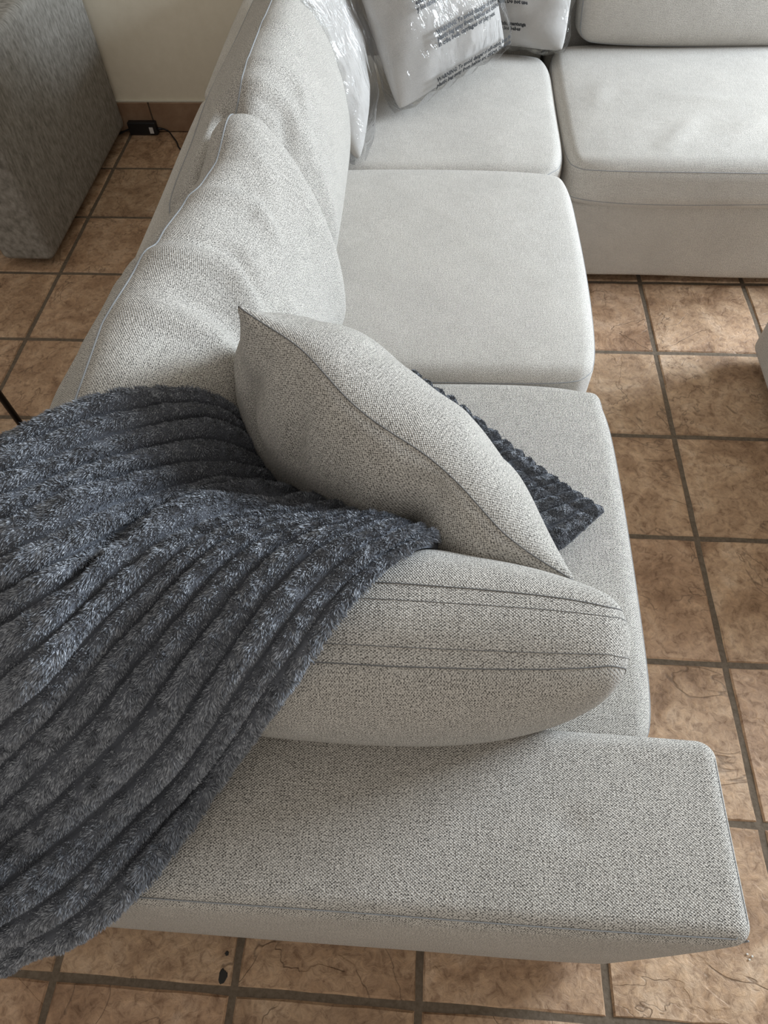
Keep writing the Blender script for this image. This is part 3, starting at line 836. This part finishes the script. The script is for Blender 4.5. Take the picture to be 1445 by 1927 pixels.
NR = 16                                              # plush ribs across the throw
def throw_surface(ns, nt):
    s = np.linspace(0, 1, ns)
    G = hermite(NS, NET, s)                          # ns x stations x 3
    # resample along t by mean arc length
    seg = np.linalg.norm(np.diff(G, axis=1), axis=2).mean(0); L = np.concatenate([[0], np.cumsum(seg)])
    G = np.transpose(hermite(L, np.transpose(G, (1, 0, 2)), np.linspace(0, L[-1], nt)), (1, 0, 2))
    return s, np.linspace(0, L[-1], nt), G
def normals(G):
    a = np.gradient(G, axis=0); b = np.gradient(G, axis=1)
    n = np.cross(b, a); n /= np.linalg.norm(n, axis=2, keepdims=True) + 1e-9
    n[n[..., 2] < 0] *= 1.0
    return n
def build_throw():
    ns, nt = NR * 14 + 1, 420
    s, tl, G = throw_surface(ns, nt)
    Nn = normals(G)
    if Nn[ns // 2, nt // 2, 2] < 0: Nn = -Nn
    # a little slack: ribs wander and the sheet ripples
    flat = G.reshape(-1, 3)
    ph = s[:, None] * NR + .10 * np.sin(tl[None, :] * 9 + s[:, None] * 11) * np.sin(np.pi * s[:, None]) 
    rib = np.clip(np.abs(np.sin(np.pi * ph)) * 1.12 - .12, 0, 1) ** .6
    wid = np.linalg.norm(np.gradient(G, axis=0), axis=2) * (ns - 1) / NR      # local rib pitch in metres
    amp = .0225 * np.clip(wid / .048, .3, 1.05) ** 1.2 * (1 - .42 * np.clip(1.2 - tl[None, :] / .4, 0, 1)) * (1 - .45 * np.exp(-(tl[None, :] / .008) ** 2))
    soft = lumps(flat, 26, 71, .003).reshape(ns, nt) + (lumps(flat, 75, 72, .0016) + lumps(flat, 330, 73, .0012)).reshape(ns, nt) * rib
    # every rib has its own height drift so crests merge and part
    own = np.floor(np.clip(ph, 0, NR - .001)).astype(int)
    rs = np.random.RandomState(9); ro = rs.uniform(0, 6.28, NR + 2)
    amp = amp * (1 + .22 * np.sin(tl[None, :] * 17 + ro[own]) + .12 * np.sin(tl[None, :] * 41 + ro[own] * 3))
    P = G + Nn * (rib * amp + soft)[..., None]
    # hem roll: the bound edge on the seat is pinched, then scallops
    hem = np.exp(-((tl - .028) / .006) ** 2)[None, :, None]
    P = P - Nn * hem * (.006 * rib)[..., None]
    # scalloped end of each rib
    endv = (G[:, 0] - G[:, 8]); endv /= np.linalg.norm(endv, axis=1, keepdims=True)
    fall = np.clip(1 - tl / .03, 0, 1)[None, :, None]
    P = P + endv[:, None, :] * fall * (.003 * rib[:, :1])[..., None]
    N2 = normals(P)
    if N2[ns // 2, nt // 2, 2] < 0: N2 = -N2
    B = G - Nn * .006
    # top, underside and rim
    V = np.concatenate([P.reshape(-1, 3), B.reshape(-1, 3)]); n0 = ns * nt
    F1 = grid_faces(ns, nt, 0); F2 = grid_faces(ns, nt, n0)[:, ::-1]
    rim = [np.arange(nt), (ns - 1) * nt + np.arange(nt)[::-1], np.arange(ns)[::-1] * nt, np.arange(ns) * nt + nt - 1]
    Fr = []
    for r in rim:
        Fr.append(np.stack([r[:-1], r[:-1] + n0, r[1:] + n0, r[1:]], 1))
    F = np.concatenate([F1, F2] + Fr)
    th = link('plush_throw', mesh_np('plush_throw', V, F), PLUSH)
    tag(th, 'dark slate ribbed plush throw draped over the arm cushion, arm and back cushion', 'throw')
    # ---- pile: short tapered blades combed along and over the ribs, tufted by a clump field
    rs = np.random.RandomState(5)
    ea = np.linalg.norm(np.cross(np.gradient(P, axis=0), np.gradient(P, axis=1)), axis=2)
    w_ = ea.copy(); w_[:, int(nt * .93):] *= .3
    w_ = w_ * (.3 + .7 * rib)
    w_[:, tl < .30] *= 2.4
    # the stretch buried under the pillow and against the bolster needs little pile
    cnt = 560000
    cdf = np.cumsum(w_.ravel()); cdf /= cdf[-1]
    k = np.searchsorted(cdf, rs.uniform(size=cnt)); i = np.clip(k // nt, 0, ns - 2); j = np.clip(k % nt, 0, nt - 2)
    fu, fv = rs.uniform(size=(2, cnt, 1))
    def bil(A):
        A = A if A.ndim == 3 else A[..., None]
        return (A[i, j] * (1 - fu) * (1 - fv) + A[i + 1, j] * fu * (1 - fv) + A[i, j + 1] * (1 - fu) * fv + A[i + 1, j + 1] * fu * fv)
    R0 = bil(P); nn = bil(N2); rb = bil(rib)[:, 0]; gn = bil(Nn)
    da = bil(np.gradient(G, axis=0)); da /= np.linalg.norm(da, axis=1, keepdims=True) + 1e-9
    dt = bil(np.gradient(G, axis=1)); dt /= np.linalg.norm(dt, axis=1, keepdims=True) + 1e-9
    def field(sc, seed): return lumps(R0, sc, seed, 1.0)
    c1, c2, c3, c4 = field(240, 1), field(240, 2), field(560, 3), field(560, 4)
    lean = .95
    d = nn * 1.0 + dt * (.55 + .55 * c1 + .35 * c3)[:, None] * lean + da * (.25 + .55 * c2 + .35 * c4)[:, None] * lean
    d += rs.normal(size=d.shape) * .16
    d /= np.linalg.norm(d, axis=1, keepdims=True)
    ln = (.0016 + .0046 * rb) * rs.uniform(.7, 1.2, cnt)
    edge = ((i < 5) | (i > ns - 8)); ln = np.where(edge, .0075 * rs.uniform(.8, 1.2, cnt), ln)
    side = np.cross(d, nn + rs.normal(size=d.shape) * .5); side /= np.linalg.norm(side, axis=1, keepdims=True) + 1e-9
    hw = rs.uniform(.00045, .00085, cnt)[:, None]
    root = R0 - nn * .001
    mid = root + d * (ln * .55)[:, None]
    tip = root + d * (ln * .9)[:, None] + (dt * .3 + da * .15 - gn * .12) * (ln * .5)[:, None]
    V = np.stack([root - side * hw, root + side * hw, mid + side * hw * .8, mid - side * hw * .8, tip], 1).reshape(-1, 3)
    b = (np.arange(cnt) * 5)[:, None]
    F = np.concatenate([b + np.array([[0, 1, 2]]), b + np.array([[0, 2, 3]]), b + np.array([[3, 2, 4]])], 1).reshape(-1, 3)
    me = bpy.data.meshes.new('pile'); me.vertices.add(len(V)); me.vertices.foreach_set('co', V.astype(np.float32).ravel())
    me.loops.add(F.size); me.loops.foreach_set('vertex_index', F.astype(np.int32).ravel()); me.polygons.add(len(F))
    me.polygons.foreach_set('loop_start', np.arange(0, F.size, 3, dtype=np.int32)); me.polygons.foreach_set('loop_total', np.full(len(F), 3, np.int32))
    me.update(calc_edges=True)
    # each blade keeps one random tone
    at = me.attributes.new('tone', 'FLOAT', 'POINT'); at.data.foreach_set('value', np.repeat(rs.uniform(size=cnt), 5).astype(np.float32))
    o = link('pile', me, PILE, th); o['kind'] = 'stuff'
    # hem stitching line across the end on the seat
    q = int(.030 / tl[-1] * nt)
    link('hem_stitching', tube_mesh('hem_stitching', (P[:, q] + N2[:, q] * .0008)[::2], .0008, 4), PLUSH, th)
PLUSH = plain('plush_backing', (.10, .107, .125), .95)
def mat_pile():
    m, nt, N, L, b = newmat('plush_pile')
    a = nd(N, 'ShaderNodeAttribute'); a.attribute_name = 'tone'
    L.new(ramp(N, L, a.outputs['Fac'], [(0, (.12, .127, .145)), (.6, (.24, .255, .285)), (1, (.46, .48, .515))]), b.inputs['Base Color'])
    b.inputs['Roughness'].default_value = .55; b.inputs['Specular IOR Level'].default_value = .35
    b.inputs['Sheen Weight'].default_value = .3; b.inputs['Sheen Roughness'].default_value = .4
    return m
PILE = mat_pile()
build_throw()
#THROW_END

# ------------------------------------------------------------------ things on the floor
def grey_sofa():
    g = empty('grey_sofa', (-2.4, .48, 0), 'darker mottled grey sofa at the left edge, its arm side towards the adapter', 'sofa')
    def lean(o): return o
    rbox('arm', -2.175, -1.992, .022, .925, .03, .625, .022, GREY, g, crown=(.004, .003, .004), n=(10, 40, 24), seed=8)
    rbox('base', -2.95, -2.178, .105, .925, .03, .30, .02, GREY2, g, seed=9)
    rbox('seat', -2.94, -2.18, .085, .90, .30, .45, .04, GREY2, g, crown=(0, 0, .02), seed=10)
    rbox('backrest', -2.94, -2.18, .74, .925, .45, .80, .05, GREY2, g, seed=12)
    feet(g, [(-2.08, .1), (-2.08, .85), (-2.85, .18), (-2.85, .85)])
grey_sofa()

def ottoman():
    g = empty('ottoman', (.60, -.72, 0), 'pale grey ottoman corner cut off by the right edge of the photo', 'ottoman')
    rbox("base", .262, .95, -1.05, -.335, .035, .40, .03, FAB_SEAT, g, crown=(.004, .004, .012), seed=14)
    rbox("top_cushion", .266, .945, -1.045, -.340, .40, .46, .025, FAB_SEAT, g, crown=(0, 0, .012), seed=15)
    feet(g, [(.37, -.97), (.37, -.43), (.87, -.97), (.87, -.43)])
ottoman()

def adapter():
    g = empty('power_adapter', (-1.93, .905, 0), 'black power adapter with a white sticker, lying by the skirting', 'adapter')
    def pos(P): return P
    rbox('housing', -1.978, -1.858, .906, .932, .001, .052, .005, BLACK, g, n=(4, 4, 4), lump=0)
    bevel_box('sticker', -1.888, -1.872, .9035, .9062, .010, .034, .0002, plain('white_sticker', (.75, .75, .75), .5), g)
    c1 = [(-1.860, .918, .022), (-1.835, .918, .022), (-1.81, .91, .016), (-1.79, .885, .010), (-1.765, .85, .005), (-1.74, .80, .004), (-1.69, .76, .004), (-1.60, .72, .004), (-1.5, .6, .004), (-1.42, .45, .004)]
    link('cord', tube_mesh('cord', smooth_path(c1), .0032, 6), BLACK, g)
    c2 = [(-1.976, .918, .022), (-2.0, .915, .014), (-2.03, .91, .006), (-2.07, .915, .004)]
    link('cord', tube_mesh('cord', smooth_path(c2), .0035, 6), BLACK, g)
    c3 = smooth_path([(-1.42, .45, .004), (-1.50, .52, .004), (-1.60, .44, .004), (-1.625, .37, .004), (-1.60, .33, .004), (-1.50, .30, .004), (-1.40, .28, .004)])
    link('cord', tube_mesh('cord', c3, .0035, 6), BLACK, g)
    link('strain_relief', tube_mesh('strain_relief', np.array([(-1.861, .918, .022), (-1.838, .918, .022)]), np.array([.007, .0045]), 8), BLACK, g)

def smooth_path(pts, n=8):
    P = np.array(pts, float); out = []
    for i in range(len(P) - 1):
        p0 = P[max(i - 1, 0)]; p1 = P[i]; p2 = P[i + 1]; p3 = P[min(i + 2, len(P) - 1)]
        for t in np.linspace(0, 1, n, endpoint=False):
            out.append(.5 * ((2 * p1) + (-p0 + p2) * t + (2 * p0 - 5 * p1 + 4 * p2 - p3) * t * t + (-p0 + 3 * p1 - 3 * p2 + p3) * t ** 3))
    out.append(P[-1]); return np.array(out)
adapter()
def stand():
    x, y = -1.62, -.94
    g = empty('metal_stand', (x, y, 0), 'thin black metal upright behind the sofa at the left edge', 'stand')
    me = tube_mesh('base', np.array([(x, y, 0), (x, y, .012), (x, y, .016)]), np.array([.11, .11, .02]), 32)
    link('base', me, METAL, g)
    link('pole', tube_mesh('pole', np.array([(x, y, .012), (x, y, .6), (x, y, 1.2)]), .0075, 12), METAL, g)
    link('cap', tube_mesh('cap', np.array([(x, y, 1.2), (x, y, 1.215), (x, y, 1.222)]), np.array([.012, .012, .004]), 12), METAL, g)
stand()
